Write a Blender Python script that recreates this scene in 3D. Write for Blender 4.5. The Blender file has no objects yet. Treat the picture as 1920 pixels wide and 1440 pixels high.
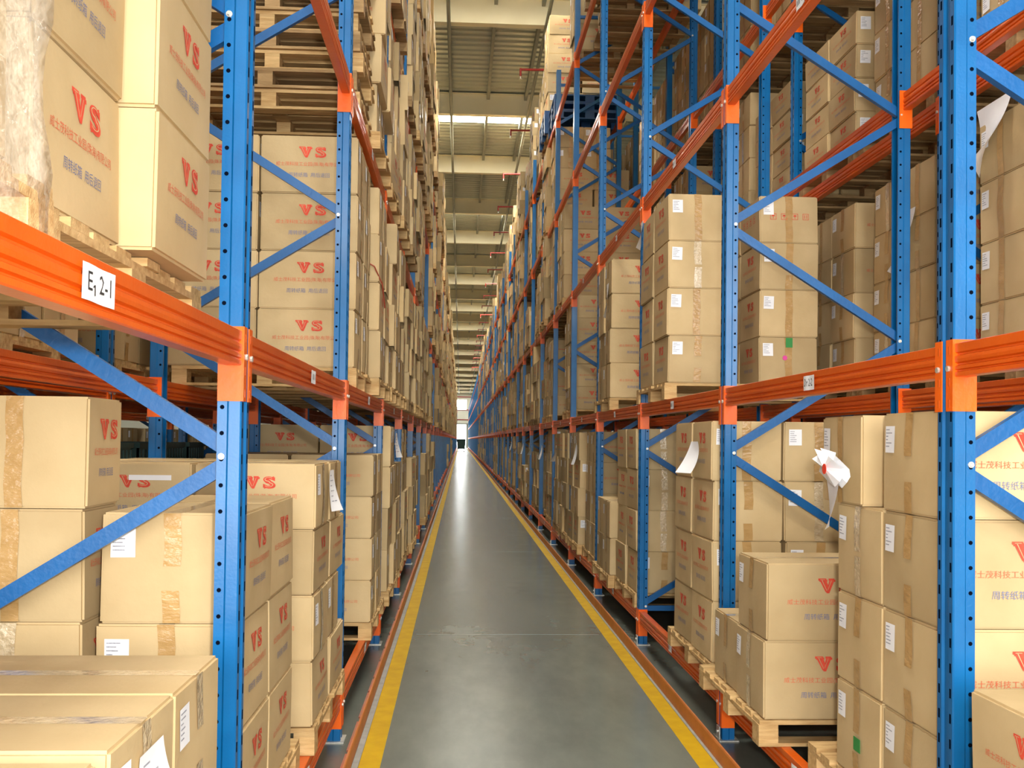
import bpy, bmesh, math, random
from mathutils import Vector, Matrix
from mathutils.bvhtree import BVHTree
S = bpy.context.scene
COL = S.collection
# ------------------------------------------------------------------ camera
H = 1.65
F_PX, YAW, PITCH, ROLL, CYP = 1850.0, 0.0521, 0.0208, 0.0122, 786.71
cam = bpy.data.cameras.new('camera'); cam_o = bpy.data.objects.new('camera', cam); COL.objects.link(cam_o)
cam.sensor_width = 36; cam.lens = F_PX * 36 / 1920; cam.shift_y = (CYP - 720) / 1920
cam.clip_start = 0.05; cam.clip_end = 600
fw = Vector((math.sin(YAW), math.cos(YAW), 0)); rt = Vector((math.cos(YAW), -math.sin(YAW), 0)); up = Vector((0, 0, 1))
f2 = fw * math.cos(PITCH) + up * math.sin(PITCH); u2 = up * math.cos(PITCH) - fw * math.sin(PITCH)
r3 = rt * math.cos(ROLL) + u2 * math.sin(ROLL); u3 = u2 * math.cos(ROLL) - rt * math.sin(ROLL)
M = Matrix((r3, u3, -f2)).transposed().to_4x4(); M.translation = Vector((0, 0, H)); cam_o.matrix_world = M
S.camera = cam_o
def project(p):
    d = Vector(p) - Vector((0, 0, H)); z = d.dot(f2)
    if z < .1: return None
    return 960 + F_PX * d.dot(r3) / z, CYP - F_PX * d.dot(u3) / z
# ------------------------------------------------------------------ view, world, daylight
S.view_settings.view_transform = 'Standard'; S.view_settings.look = 'None'
S.view_settings.gamma = 1; S.view_settings.use_curve_mapping = False
S.view_settings.exposure = -0.12
S.cycles.max_bounces = 6; S.cycles.diffuse_bounces = 4; S.cycles.glossy_bounces = 3
S.cycles.caustics_reflective = False; S.cycles.caustics_refractive = False
w = bpy.data.worlds.new('sky'); S.world = w; w.use_nodes = True
w.node_tree.nodes['Background'].inputs[0].default_value = (.90, .96, 1, 1)
w.node_tree.nodes['Background'].inputs[1].default_value = 1.2
def area(name, loc, rot, sx, sy, power, color):
    l = bpy.data.lights.new(name, 'AREA'); l.shape = 'RECTANGLE'; l.size = sx; l.size_y = sy; l.energy = power; l.color = color
    o = bpy.data.objects.new(name, l); COL.objects.link(o); o.location = loc; o.rotation_euler = rot; return o
PI = math.pi
# daylight entering the open dock doors in the wall behind the camera
area('dock_door_daylight', (.6, -9.0, 3.3), (PI/2, 0, 0), 11, 6.4, 2550, (1, .975, .93))
# the camera's own flash
area('camera_flash', (.12, .02, 1.78), (PI/2 + .02, 0, -.03), .10, .06, 105, (1, .96, .90))
# ------------------------------------------------------------------ materials
MATS = {}
def newmat(name):
    m = bpy.data.materials.new(name); m.use_nodes = True; MATS[name] = m
    return m, m.node_tree.nodes, m.node_tree.links, m.node_tree.nodes['Principled BSDF']
def srgb(r, g, b):
    f = lambda c: (c/255/12.92 if c/255 <= .04045 else ((c/255+.055)/1.055)**2.4)
    return (f(r), f(g), f(b), 1)
def noisy(name, c1, c2, scale=4, rough=.6, metal=0, bump=0, bscale=40, stretch=(1, 1, 1), rand=0, coat=0, detail=4, spec=.5):
    m, N, Lk, B = newmat(name)
    tc = N.new('ShaderNodeTexCoord'); mp = N.new('ShaderNodeMapping'); mp.inputs['Scale'].default_value = stretch
    Lk.new(tc.outputs['Object'], mp.inputs[0])
    oi = N.new('ShaderNodeObjectInfo')
    addv = N.new('ShaderNodeVectorMath'); addv.operation = 'ADD'
    sc = N.new('ShaderNodeVectorMath'); sc.operation = 'SCALE'; sc.inputs['Scale'].default_value = 7
    cx = N.new('ShaderNodeCombineXYZ'); Lk.new(oi.outputs['Random'], cx.inputs[0]); Lk.new(oi.outputs['Random'], cx.inputs[2])
    Lk.new(cx.outputs[0], sc.inputs[0]); Lk.new(mp.outputs[0], addv.inputs[0]); Lk.new(sc.outputs[0], addv.inputs[1])
    n = N.new('ShaderNodeTexNoise'); n.inputs['Scale'].default_value = scale; n.inputs['Detail'].default_value = detail
    Lk.new(addv.outputs[0], n.inputs['Vector'])
    r = N.new('ShaderNodeValToRGB'); r.color_ramp.elements[0].color = c1; r.color_ramp.elements[1].color = c2
    r.color_ramp.elements[0].position = .3; r.color_ramp.elements[1].position = .7
    Lk.new(n.outputs[0], r.inputs[0]); out = r.outputs[0]
    if rand:
        hs = N.new('ShaderNodeHueSaturation'); mr = N.new('ShaderNodeMapRange')
        mr.inputs['To Min'].default_value = 1 - rand; mr.inputs['To Max'].default_value = 1 + rand
        Lk.new(oi.outputs['Random'], mr.inputs[0]); Lk.new(mr.outputs[0], hs.inputs['Value']); Lk.new(out, hs.inputs['Color']); out = hs.outputs[0]
    Lk.new(out, B.inputs['Base Color'])
    B.inputs['Roughness'].default_value = rough; B.inputs['Metallic'].default_value = metal
    B.inputs['Specular IOR Level'].default_value = spec
    if coat: B.inputs['Coat Weight'].default_value = coat; B.inputs['Coat Roughness'].default_value = .12
    if bump:
        n2 = N.new('ShaderNodeTexNoise'); n2.inputs['Scale'].default_value = bscale; n2.inputs['Detail'].default_value = 5
        Lk.new(addv.outputs[0], n2.inputs['Vector'])
        b = N.new('ShaderNodeBump'); b.inputs['Strength'].default_value = bump; b.inputs['Distance'].default_value = .01
        Lk.new(n2.outputs[0], b.inputs['Height']); Lk.new(b.outputs[0], B.inputs['Normal'])
    return m
noisy('cardboard', srgb(184, 159, 116), srgb(201, 177, 134), 3, .7, bump=.08, bscale=60, rand=.10, spec=.3)
noisy('cardboard_edge', srgb(176, 142, 96), srgb(200, 168, 120), 20, .85, spec=.2)
noisy('red_ink', srgb(205, 60, 40), srgb(222, 84, 58), 40, .7)
noisy('red_text', srgb(214, 92, 62), srgb(206, 120, 82), 60, .7)
noisy('blue_ink', srgb(104, 112, 150), srgb(126, 130, 150), 60, .7)
noisy('brown_tape', srgb(174, 138, 86), srgb(190, 154, 102), 12, .2, bump=.5, bscale=25, stretch=(1, 1, 2))
noisy('clear_tape', srgb(196, 172, 134), srgb(216, 196, 160), 30, .10, bump=1.0, bscale=45, stretch=(1, 1, 1.3), spec=1.0, coat=1)
noisy('paper', srgb(232, 234, 240), srgb(246, 247, 250), 6, .7, bump=.1, bscale=8)
noisy('label_print', srgb(128, 130, 142), srgb(178, 180, 190), 160, .7)
noisy('black_ink', srgb(40, 36, 36), srgb(50, 46, 46), 10, .7)
noisy('blue_paint', srgb(0, 88, 146), srgb(2, 100, 162), 6, .3, bump=.05, bscale=120, spec=.45, coat=.15)
noisy('brace_paint', srgb(0, 80, 140), srgb(2, 90, 154), 8, .38, bump=.1, bscale=60, spec=.45)
noisy('orange_paint', srgb(226, 90, 8), srgb(236, 104, 16), 5, .34, bump=.08, bscale=70, spec=.35, coat=.06)
noisy('orange_beam', srgb(204, 80, 8), srgb(218, 94, 14), 5, .32, bump=.08, bscale=60, spec=.4, coat=.12)
noisy('hole_shadow', srgb(8, 14, 26), srgb(12, 18, 32), 10, .9, spec=0)
noisy('zinc', srgb(196, 194, 186), srgb(228, 226, 216), 50, .35, metal=.6)
noisy('wood', srgb(178, 142, 92), srgb(214, 182, 130), 5, .8, bump=.35, bscale=30, stretch=(1.2, 9, 9), rand=.12, spec=.2)
noisy('old_wood', srgb(140, 112, 76), srgb(176, 146, 104), 5, .85, bump=.4, bscale=30, stretch=(1.2, 9, 9), rand=.15, spec=.2)
noisy('yellow_paint', srgb(182, 144, 0), srgb(198, 160, 2), 9, .6, bump=.1, bscale=90, spec=.15)
noisy('rail_paint', srgb(176, 100, 40), srgb(196, 118, 54), 7, .5, bump=.1, bscale=50)
noisy('worn_red', srgb(186, 84, 60), srgb(160, 120, 100), 14, .7)
noisy('grout', srgb(140, 140, 134), srgb(158, 156, 150), 14, .8)
noisy('steel_cream', srgb(238, 226, 190), srgb(244, 233, 200), 1.5, .55)
noisy('purlin_grey', srgb(136, 136, 122), srgb(150, 150, 134), 3, .55)
noisy('wall_panel', srgb(196, 196, 180), srgb(210, 208, 192), .6, .6)
noisy('red_pipe', srgb(140, 24, 20), srgb(156, 32, 24), 8, .4)
noisy('blue_plastic', srgb(12, 62, 110), srgb(18, 76, 128), 4, .45)
noisy('green_plastic', srgb(18, 48, 46), srgb(26, 60, 56), 4, .45)
noisy('rubber', srgb(30, 30, 30), srgb(40, 40, 40), 9, .8)
noisy('green_sticker', srgb(40, 130, 60), srgb(50, 140, 66), 9, .6)
noisy('pink_sticker', srgb(226, 70, 160), srgb(230, 80, 165), 9, .6)
noisy('red_sticker', srgb(222, 60, 40), srgb(230, 70, 46), 9, .6)
noisy('straw', srgb(150, 60, 40), srgb(160, 70, 50), 9, .6)
# roof deck: ribbed sheet, ribs running across the aisle
m, N, Lk, B = newmat('roof_sheet')
B.inputs['Base Color'].default_value = srgb(180, 182, 166); B.inputs['Roughness'].default_value = .35; B.inputs['Metallic'].default_value = .3
# stretch film
m, N, Lk, B = newmat('stretch_film')
B.inputs['Base Color'].default_value = srgb(222, 210, 190); B.inputs['Roughness'].default_value = .12; B.inputs['Alpha'].default_value = .35
n = N.new('ShaderNodeTexNoise'); n.inputs['Scale'].default_value = 18; n.inputs['Detail'].default_value = 6
b = N.new('ShaderNodeBump'); b.inputs['Strength'].default_value = 1; b.inputs['Distance'].default_value = .02
Lk.new(n.outputs[0], b.inputs['Height']); Lk.new(b.outputs[0], B.inputs['Normal'])
# floor: worn glossy green-grey epoxy with cross joints and scuffs
m, N, Lk, B = newmat('floor_epoxy')
tc = N.new('ShaderNodeTexCoord')
n1 = N.new('ShaderNodeTexNoise'); n1.inputs['Scale'].default_value = .9; n1.inputs['Detail'].default_value = 8; n1.inputs['Roughness'].default_value = .65
mp = N.new('ShaderNodeMapping'); mp.inputs['Scale'].default_value = (1.4, .5, 1); Lk.new(tc.outputs['Object'], mp.inputs[0]); Lk.new(mp.outputs[0], n1.inputs['Vector'])
r1 = N.new('ShaderNodeValToRGB'); r1.color_ramp.elements[0].color = srgb(92, 98, 92); r1.color_ramp.elements[1].color = srgb(114, 119, 110)
r1.color_ramp.elements[0].position = .35; r1.color_ramp.elements[1].position = .68; Lk.new(n1.outputs[0], r1.inputs[0])
n3 = N.new('ShaderNodeTexNoise'); n3.inputs['Scale'].default_value = 3; n3.inputs['Detail'].default_value = 10
mp3 = N.new('ShaderNodeMapping'); mp3.inputs['Scale'].default_value = (9, .35, 1); Lk.new(tc.outputs['Object'], mp3.inputs[0]); Lk.new(mp3.outputs[0], n3.inputs['Vector'])
r3n = N.new('ShaderNodeValToRGB'); r3n.color_ramp.elements[0].position = .66; r3n.color_ramp.elements[1].position = .95
r3n.color_ramp.elements[0].color = (0, 0, 0, 1); r3n.color_ramp.elements[1].color = (.10, .10, .10, 1); Lk.new(n3.outputs[0], r3n.inputs[0])
mx = N.new('ShaderNodeMixRGB'); mx.inputs[2].default_value = srgb(150, 150, 140); Lk.new(r3n.outputs[0], mx.inputs[0]); Lk.new(r1.outputs[0], mx.inputs[1])
Lk.new(mx.outputs[0], B.inputs['Base Color'])
n2 = N.new('ShaderNodeTexNoise'); n2.inputs['Scale'].default_value = 4; n2.inputs['Detail'].default_value = 5; Lk.new(tc.outputs['Object'], n2.inputs['Vector'])
mr = N.new('ShaderNodeMapRange'); mr.inputs['To Min'].default_value = .17; mr.inputs['To Max'].default_value = .30; Lk.new(n2.outputs[0], mr.inputs[0]); Lk.new(mr.outputs[0], B.inputs['Roughness'])
nb = N.new('ShaderNodeTexNoise'); nb.inputs['Scale'].default_value = 4; nb.inputs['Detail'].default_value = 1.5
mpb = N.new('ShaderNodeMapping'); mpb.inputs['Scale'].default_value = (.35, 1.6, 1); Lk.new(tc.outputs['Object'], mpb.inputs[0]); Lk.new(mpb.outputs[0], nb.inputs['Vector'])
bb = N.new('ShaderNodeBump'); bb.inputs['Strength'].default_value = .06; bb.inputs['Distance'].default_value = .01
Lk.new(nb.outputs[0], bb.inputs['Height']); Lk.new(bb.outputs[0], B.inputs['Normal'])
def emis(name, col, st):
    m, N, Lk, B = newmat(name)
    B.inputs['Base Color'].default_value = (.8, .8, .8, 1); B.inputs['Emission Color'].default_value = col; B.inputs['Emission Strength'].default_value = st
emis('skylight_glow', (1, .96, .86, 1), 50)
emis('daylight_pane', (.92, .97, 1, 1), 22)
# ------------------------------------------------------------------ mesh helpers
class MB:
    def __init__(s): s.v = []; s.f = []; s.m = []; s.mats = []
    def mi(s, n):
        if n not in s.mats: s.mats.append(n)
        return s.mats.index(n)
    def poly(s, pts, mat):
        k = len(s.v); s.v += [tuple(p) for p in pts]; s.f.append(tuple(range(k, k+len(pts)))); s.m.append(s.mi(mat))
    def add(s, V, Fc, mat):
        k = len(s.v); s.v += [tuple(p) for p in V]; i = s.mi(mat)
        for f in Fc: s.f.append(tuple(k+a for a in f)); s.m.append(i)
    def box(s, x0, x1, y0, y1, z0, z1, mat, top=None):
        V = [(x0,y0,z0),(x1,y0,z0),(x1,y1,z0),(x0,y1,z0),(x0,y0,z1),(x1,y0,z1),(x1,y1,z1),(x0,y1,z1)]
        s.add(V, [(0,3,2,1),(4,5,6,7),(0,1,5,4),(1,2,6,5),(2,3,7,6),(3,0,4,7)], mat)
    def prism(s, pts, fn, a0, a1, mat, caps=True):
        n = len(pts); V = [fn(p, a0) for p in pts] + [fn(p, a1) for p in pts]
        Fc = [(i, (i+1) % n, n+(i+1) % n, n+i) for i in range(n)]
        if caps: Fc += [tuple(range(n-1, -1, -1)), tuple(range(n, 2*n))]
        s.add(V, Fc, mat)
    def cyl(s, p, q, r, mat, n=10, r2=None):
        p = Vector(p); q = Vector(q); d = (q-p).normalized(); r2 = r if r2 is None else r2
        a = d.orthogonal().normalized(); b2 = d.cross(a)
        V = [p + (a*math.cos(2*PI*i/n) + b2*math.sin(2*PI*i/n))*r for i in range(n)] + [q + (a*math.cos(2*PI*i/n) + b2*math.sin(2*PI*i/n))*r2 for i in range(n)]
        s.add(V, [(i, (i+1) % n, n+(i+1) % n, n+i) for i in range(n)] + [tuple(range(n-1, -1, -1)), tuple(range(n, 2*n))], mat)
    def mesh(s, name, fix=True):
        me = bpy.data.meshes.new(name); me.from_pydata(s.v, [], s.f)
        for n in s.mats: me.materials.append(MATS[n])
        me.polygons.foreach_set('material_index', s.m)
        if fix:
            bm = bmesh.new(); bm.from_mesh(me); bmesh.ops.recalc_face_normals(bm, faces=bm.faces); bm.to_mesh(me); bm.free()
        me.update(); return me
    def build(s, name, parent=None, loc=None, fix=True):
        return put(name, s.mesh(name, fix), parent, loc)
def put(name, me, parent=None, loc=None, rz=0):
    o = bpy.data.objects.new(name, me); COL.objects.link(o)
    if parent: o.parent = parent
    if loc: o.location = loc
    if rz: o.rotation_euler.z = rz
    return o
def tag(o, label, cat, group=None, kind=None):
    if label: o['label'] = label
    if cat: o['category'] = cat
    if group: o['group'] = group
    if kind: o['kind'] = kind
    return o
def copytree(src, loc, rz=0, parent=None, sc=None):
    c = src.copy(); COL.objects.link(c); c.parent = parent
    if loc is not None: c.location = loc; c.rotation_euler.z = rz
    if sc: c.scale = sc
    for ch in src.children: copytree(ch, None, 0, c)
    return c
def discard(o):
    for ch in list(o.children): discard(ch)
    bpy.data.objects.remove(o)
# lettering -> flat mesh data (verts in the xy plane, centred)
_tc = {}
def text_mesh(body, size, spacing=1.0, bold=0.0):
    key = (body, size, spacing, bold)
    if key in _tc: return _tc[key]
    cu = bpy.data.curves.new('lettering', 'FONT'); cu.body = body; cu.size = size; cu.resolution_u = 1
    cu.align_x = 'CENTER'; cu.align_y = 'CENTER'; cu.space_character = spacing; cu.offset = bold; cu.fill_mode = 'BOTH'
    o = bpy.data.objects.new('lettering', cu); COL.objects.link(o)
    dg = bpy.context.evaluated_depsgraph_get(); dg.update()
    me = bpy.data.meshes.new_from_object(o.evaluated_get(dg))
    V = [(v.co.x, v.co.y) for v in me.vertices]; Fc = [tuple(p.vertices) for p in me.polygons]
    bpy.data.objects.remove(o); bpy.data.curves.remove(cu); bpy.data.meshes.remove(me)
    _tc[key] = (V, Fc); return V, Fc
TXT1 = '\u5a01\u58eb\u8302\u79d1\u6280\u5de5\u4e1a\u56ed(\u73e0\u6d77)\u6709\u9650\u516c\u53f8'
TXT2 = '\u5468\u8f6c\u7eb8\u7bb1  \u7528\u540e\u9000\u56de'
# the slab-serif V and S mark
V_P = [[(.06,.93),(.44,.93),(.64,.3),(.60,0),(.46,0)], [(.70,.93),(.94,.93),(.62,0),(.48,0),(.56,.26)], [(0,.84),(0,1),(.5,1),(.5,.84)], [(.64,.84),(.64,1),(1,1),(1,.84)]]
def s_strip(hw, sc=1.0):
    c = []
    for i in range(13):   # upper bowl then lower bowl
        t = math.radians(30 + 240*i/12); c.append((.5 + .27*math.cos(t), .735 + .165*math.sin(t)))
    for i in range(1, 13):
        t = math.radians(90 - 240*i/12); c.append((.5 + .30*math.cos(t), .265 + .175*math.sin(t)))
    L, R = [], []
    for i, p in enumerate(c):
        a = c[max(0, i-1)]; b_ = c[min(len(c)-1, i+1)]; dx, dy = b_[0]-a[0], b_[1]-a[1]; l = math.hypot(dx, dy)
        q = hw*(.75 + .55*math.sin(PI*min(1, max(0, (i-4)/16)))); nx, ny = -dy/l*q, dx/l*q
        L.append((p[0]+nx, p[1]+ny)); R.append((p[0]-nx, p[1]-ny))
    return [[L[i], L[i+1], R[i+1], R[i]] for i in range(len(c)-1)]
S_P = s_strip(.115) + [[(.70,.74),(.88,.66),(.88,1.0),(.74,.95)], [(.10,.0),(.10,.34),(.28,.26),(.26,.05)]]
V_IN = [[(.20,.88),(.25,.88),(.54,.12),(.52,.10)], [(.12,.90),(.12,.93),(.42,.93),(.42,.90)], [(.80,.84),(.83,.84),(.60,.15),(.585,.17)]]
S_IN = s_strip(.022)
def vs_mark(mb, cx, cy, h, T, simple=False, mat='red_ink'):
    """V and S with inline and drop shade, centred on cx, cy; T maps (u, v, lift) to a point"""
    wv = h*1.2; gap = h*.26
    for k, (P, I) in enumerate(((V_P, V_IN), (S_P, S_IN))):
        ox = cx - wv - gap/2 if k == 0 else cx + gap/2
        for dx, dy, lift in ([(0, 0, .0012)] if simple else [(.07, -.08, .0008), (0, 0, .0012)]):
            for p in P: mb.poly([T(ox + (a+dx)*wv, cy - h/2 + (b+dy)*h, lift) for a, b in p], mat)
        if not simple:
            for p in I: mb.poly([T(ox + a*wv, cy - h/2 + b*h, .0018) for a, b in p], 'cardboard')
def text_on(mb, body, size, cx, cy, T, mat, width=None, lift=.0012):
    V, Fc = text_mesh(body, 1.0)
    xs = [v[0] for v in V]; w0 = max(xs)-min(xs); k = size; kx = (width/w0) if width else k
    mb.add([T(cx + a*kx, cy + b_*k, lift) for a, b_ in V], Fc, mat)
# ------------------------------------------------------------------ geometry of the racks
WL, WR, D = .629, 1.469, 1.055
Y0, L = 2.870, 2.5557
PW, PD = .10, .07            # upright width and depth
TIER = [.275, 1.955, 3.643, 5.262, 6.862]     # beam tops
POST_H = 7.6
SIDES = {'R': (1, WR), 'L': (-1, WL), 'P': (-1, 4.5)}
ORD = ['nearest', 'first', 'second', 'third', 'fourth', 'fifth', 'sixth', 'seventh', 'eighth', 'ninth', 'tenth', 'eleventh', 'twelfth', 'thirteenth', 'fourteenth', 'fifteenth', 'sixteenth', 'seventeenth', 'eighteenth', 'nineteenth', 'twentieth']
def ordn(i): return ORD[i] if i < len(ORD) else '%dth' % i
TN = ['floor tier', 'second tier', 'third tier', 'fourth tier', 'top tier']
SN = {'R': 'right rack', 'L': 'left rack', 'BR': 'rear-right rack', 'BL': 'rear-left rack', 'P': 'outer-left rack'}
def bay_name(b): return 'nearest bay' if b == 0 else '%s bay' % ordn(b+1)
XB = {'R': WR + D + .20, 'L': WL + D + .22, 'P': 6}
# post section: (u along the aisle, v depth away from the aisle)
P_OUT = [(0,.004),(.004,0),(.030,0),(.036,.007),(.064,.007),(.070,0),(.096,0),(.1,.004),(.1,.036),(.094,.042),(.094,.070),(.080,.070)]
P_IN = [(.080,.0675),(.0915,.0675),(.0915,.041),(.0975,.035),(.0975,.0055),(.0945,.0025),(.071,.0025),(.065,.0095),(.035,.0095),(.029,.0025),(.0055,.0025),(.0025,.0055),(.0025,.035),(.0085,.041),(.0085,.0675),(.020,.0675)]
P_SEC = P_OUT + P_IN + [(.020,.070),(.006,.070),(.006,.042),(0,.036)]
def post_mesh(hi=True, sgn=1, z1=POST_H):
    mb = MB()
    if hi:
        mb.prism(P_SEC, lambda p, z: (sgn*p[1], p[0], z), .004, z1, 'blue_paint')
        k = 0; z = .16
        while z < z1 - .05:
            for y, e in ((.0060, -1), (.0940, 1)):
                mb.prism([(.0065*math.cos(t*PI/4), .0065*math.sin(t*PI/4)) for t in range(8)], lambda p, a, y=y, z=z: (sgn*(.056+p[0]), y+a, z+p[1]), 0, .0006*e, 'hole_shadow')
            for u in (.016, .084):
                mb.box(min(-sgn*.0006, 0), max(-sgn*.0006, 0), u-.0045, u+.0045, z-.014, z+.014, 'hole_shadow')
            z += .075; k += 1
    else:
        mb.box(min(0, sgn*PD), max(0, sgn*PD), 0, PW, .004, z1, 'blue_paint')
    return mb
def brace_mb(x0, z0, x1, z1):
    """C-section brace in the plane of a frame, 42 mm wide, open side up/back"""
    mb = MB(); a = Vector((x0, 0, z0)); b_ = Vector((x1, 0, z1)); d = (b_-a).normalized(); n = Vector((-d.z, 0, d.x))
    if n.z < 0: n = -n
    w = .023; t = .003; dep = .028
    sec = [(-w,0),(w,0),(w,dep),(w-.003,dep),(w-.003,t),(-w+.003,t),(-w+.003,dep),(-w,dep)] if z1 > z0 else [(-w,dep),(w,dep),(w,0),(w-.003,0),(w-.003,dep-t),(-w+.003,dep-t),(-w+.003,0),(-w,0)]
    mb.prism(sec, lambda p, s_: tuple((a if s_ == 0 else b_) + n*p[0] + Vector((0, .036+p[1], 0))), 0, 1, 'brace_paint')
    return mb
def bolt_mb(r=.009):
    mb = MB(); mb.cyl((0, .002, 0), (0, -.004, 0), r*1.25, 'zinc', 12); mb.cyl((0, -.003, 0), (0, -.012, 0), r*.8, 'zinc', 6); return mb
BOLT = bolt_mb(.0075).mesh('bolt')
FOOT = MB(); FOOT.box(-.02, .09, -.02, .12, 0, .006, 'zinc'); FOOT.box(-.012, -.006, .02, .08, 0, .07, 'zinc'); FOOT.cyl((-.012, .05, .04), (-.02, .05, .04), .009, 'zinc', 8)
FOOTM = FOOT.mesh('foot_plate')
FOOT2 = MB(); FOOT2.box(-.09, .02, -.02, .12, 0, .006, 'zinc'); FOOT2M = FOOT2.mesh('foot_plate')
PZ = []   # zigzag nodes
z = .311; front = True
while z < POST_H - .1: PZ.append((z, front)); z += .641; front = not front
def frame_parts(root, s, hi):
    xf = .056*s; xr = (D-.056)*s
    a = put('post', (POSTM if s > 0 else POSTN) if hi else POSTL[s], root, (0, 0, 0)); 
    b_ = put('post', (POSTN if s > 0 else POSTM) if hi else POSTL[-s], root, (s*D, 0, 0))
    for i in range(len(PZ)-1):
        z0, fr = PZ[i]; z1, _ = PZ[i+1]
        x0, x1 = (xf, xr) if fr else (xr, xf)
        br = put('brace', brace_m(s, i), root, (0, 0, 0))
        if hi:
            put('bolt', BOLT, br, (x0, .0065, z0))
    hb = put('horizontal_brace', HBRACE[s], root, (0, 0, 0))
    put('foot_plate', FOOTM if s > 0 else FOOT2M, root, (0, 0, 0))
    put('foot_plate', FOOT2M if s > 0 else FOOTM, root, (s*D, 0, 0))
POSTM = post_mesh(True, 1).mesh('post'); POSTN = post_mesh(True, -1).mesh('post')
POSTL = {1: post_mesh(False, 1).mesh('post'), -1: post_mesh(False, -1).mesh('post')}
_bm = {}
def brace_m(s, i):
    if (s, i) not in _bm:
        z0, fr = PZ[i]; z1, _ = PZ[i+1]; xf = .045*s; xr = (D-.045)*s
        x0, x1 = (xf, xr) if fr else (xr, xf)
        d = (z1-z0)*.02
        _bm[(s, i)] = brace_mb(x0, z0+.02, x1, z1-.02).mesh('brace')
    return _bm[(s, i)]
HBRACE = {}
for s in (1, -1):
    mb = MB(); x0, x1 = sorted((.05*s, (D-.05)*s)); mb.box(x0, x1, .036, .064, .27, .312, 'brace_paint'); mb.box(x0, x1, .036, .064, POST_H-.25, POST_H-.21, 'brace_paint'); HBRACE[s] = mb.mesh('horizontal_brace')
# low-detail frame as one mesh for the distance
FRAME_LO = {}
for s in (1, -1):
    mb = MB()
    for x in (0, s*(D-PD)): mb.box(min(x, x+s*PD), max(x, x+s*PD), 0, PW, 0, POST_H, 'blue_paint')
    for i in range(len(PZ)-1):
        z0, fr = PZ[i]; z1, _ = PZ[i+1]; xf = .045*s; xr = (D-.045)*s
        x0, x1 = (xf, xr) if fr else (xr, xf); b2 = brace_mb(x0, z0+.02, x1, z1-.02); mb.add(b2.v, b2.f, 'brace_paint')
    FRAME_LO[s] = mb.mesh('upright_frame')
NB = 72
def make_frame(side, k, back=False):
    s, W_ = SIDES[side]; x = s*(W_ if not back else XB[side]); y = Y0 + k*L
    hi = k <= 3
    nm = SN[('B' if back else '') + side]
    wh = 'before the nearest bay' if k < 0 else 'between %s and %s bays' % ('nearest' if k == 0 else ordn(k+1), ordn(k+2))
    lab = 'blue braced upright frame %s of the %s' % (wh, nm)
    if k > 6: 
        r = put('upright_frame', FRAME_LO[s], None, (x, y, 0))
    else:
        r = put('upright_frame', None, None, (x, y, 0)); frame_parts(r, s, hi)
    tag(r, lab, 'rack frame', 'blue upright frames of the %s' % nm)
    return r
for side in 'RL':
    for k in range(0, NB+1): make_frame(side, k)
    for k in range(0, 9): make_frame(side, k, True)
for k in range(0, 8): make_frame('P', k)
# ------------------------------------------------------------------ beams
BH, BD = .10, .048
def beam_sec(s):
    # (depth from the front, height); ribbed front
    pts = [(.001,-.002),(.002,-.027),(.009,-.031),(.009,-.035),(.001,-.039),(0,-.048),(.001,-.057),(.009,-.061),(.009,-.065),(.001,-.069),(.001,-.078),(.008,-.081),(.008,-.084),(.001,-.087),(.001,-.097),(.004,-.1)]
    back = [(BD-a, h) for a, h in pts[:-1]][::-1]
    pts = pts + [(BD-.004,-.1)] + back + [(BD-.004,0),(.004,0)]
    return pts
BEAM = {}
for s in (1, -1):
    mb = MB(); mb.prism(beam_sec(s), lambda p, y, s=s: (s*p[0], y, p[1]), PW+.004, L-.004, 'orange_beam'); BEAM[s] = mb.mesh('rack_beam')
CONN = {}
for s in (1, -1):
    for e in (0, 1):    # e=0 at the near end of the bay, e=1 at the far end
        mb = MB(); yf = PW+.001 if e == 0 else L-.005
        x0, x1 = sorted((-s*.003, s*.068)); mb.box(x0, x1, yf, yf+.004, -.203, .012, 'orange_paint')
        ya, yb = (PW-.036, PW+.005) if e == 0 else (L-.005, L+.036)
        x0, x1 = sorted((-s*.006, -s*.002)); mb.box(x0, x1, ya, yb, -.203, .012, 'orange_paint')
        ym = PW-.018 if e == 0 else L+.018
        for dz in (-.02, -.115, -.18):
            x0, x1 = sorted((-s*.0066, -s*.0058)); mb.box(x0, x1, ym-.0045, ym+.0045, dz-.012, dz+.012, 'orange_beam')
        CONN[s, e] = mb.mesh('connector_plate')
CB = {}
for s in (1, -1):
    mb = MB(); mb.cyl((-s*.005, 0, 0), (-s*.013, 0, 0), .009, 'zinc', 8); CB[s] = mb.mesh('bolt')
def label_mesh(s, text, w=.145, h=.056):
    mb = MB(); n = 6
    T = lambda u, v, l: (-s*(.002 + l), -s*u if False else (u if s < 0 else -u), v)
    for i in range(n):
        a, b_ = -w/2 + w*i/n, -w/2 + w*(i+1)/n; la = .0015*math.sin(i*1.3); lb = .0015*math.sin((i+1)*1.3)
        mb.poly([T(a, -h/2, la), T(b_, -h/2, lb), T(b_, h/2, lb+.001), T(a, h/2, la+.001)], 'paper')
    me = mb.mesh('location_label', fix=False)
    t = MB()
    if text: text_on(t, text, h*.75, 0, 0, T, 'black_ink', width=w*.72, lift=.004)
    else:
        for i in range(5): 
            if i != 3: t.poly([T(-w*.33+i*w*.14, -h*.22, .004), T(-w*.33+i*w*.14+w*.06, -h*.22, .004), T(-w*.33+i*w*.14+w*.06, h*.22, .004), T(-w*.33+i*w*.14, h*.22, .004)], 'black_ink')
    return me, t.mesh('lettering', fix=False)
LBL = {1: label_mesh(1, None, .11, .055), -1: label_mesh(-1, None, .11, .055)}
far_beams = MB()
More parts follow.
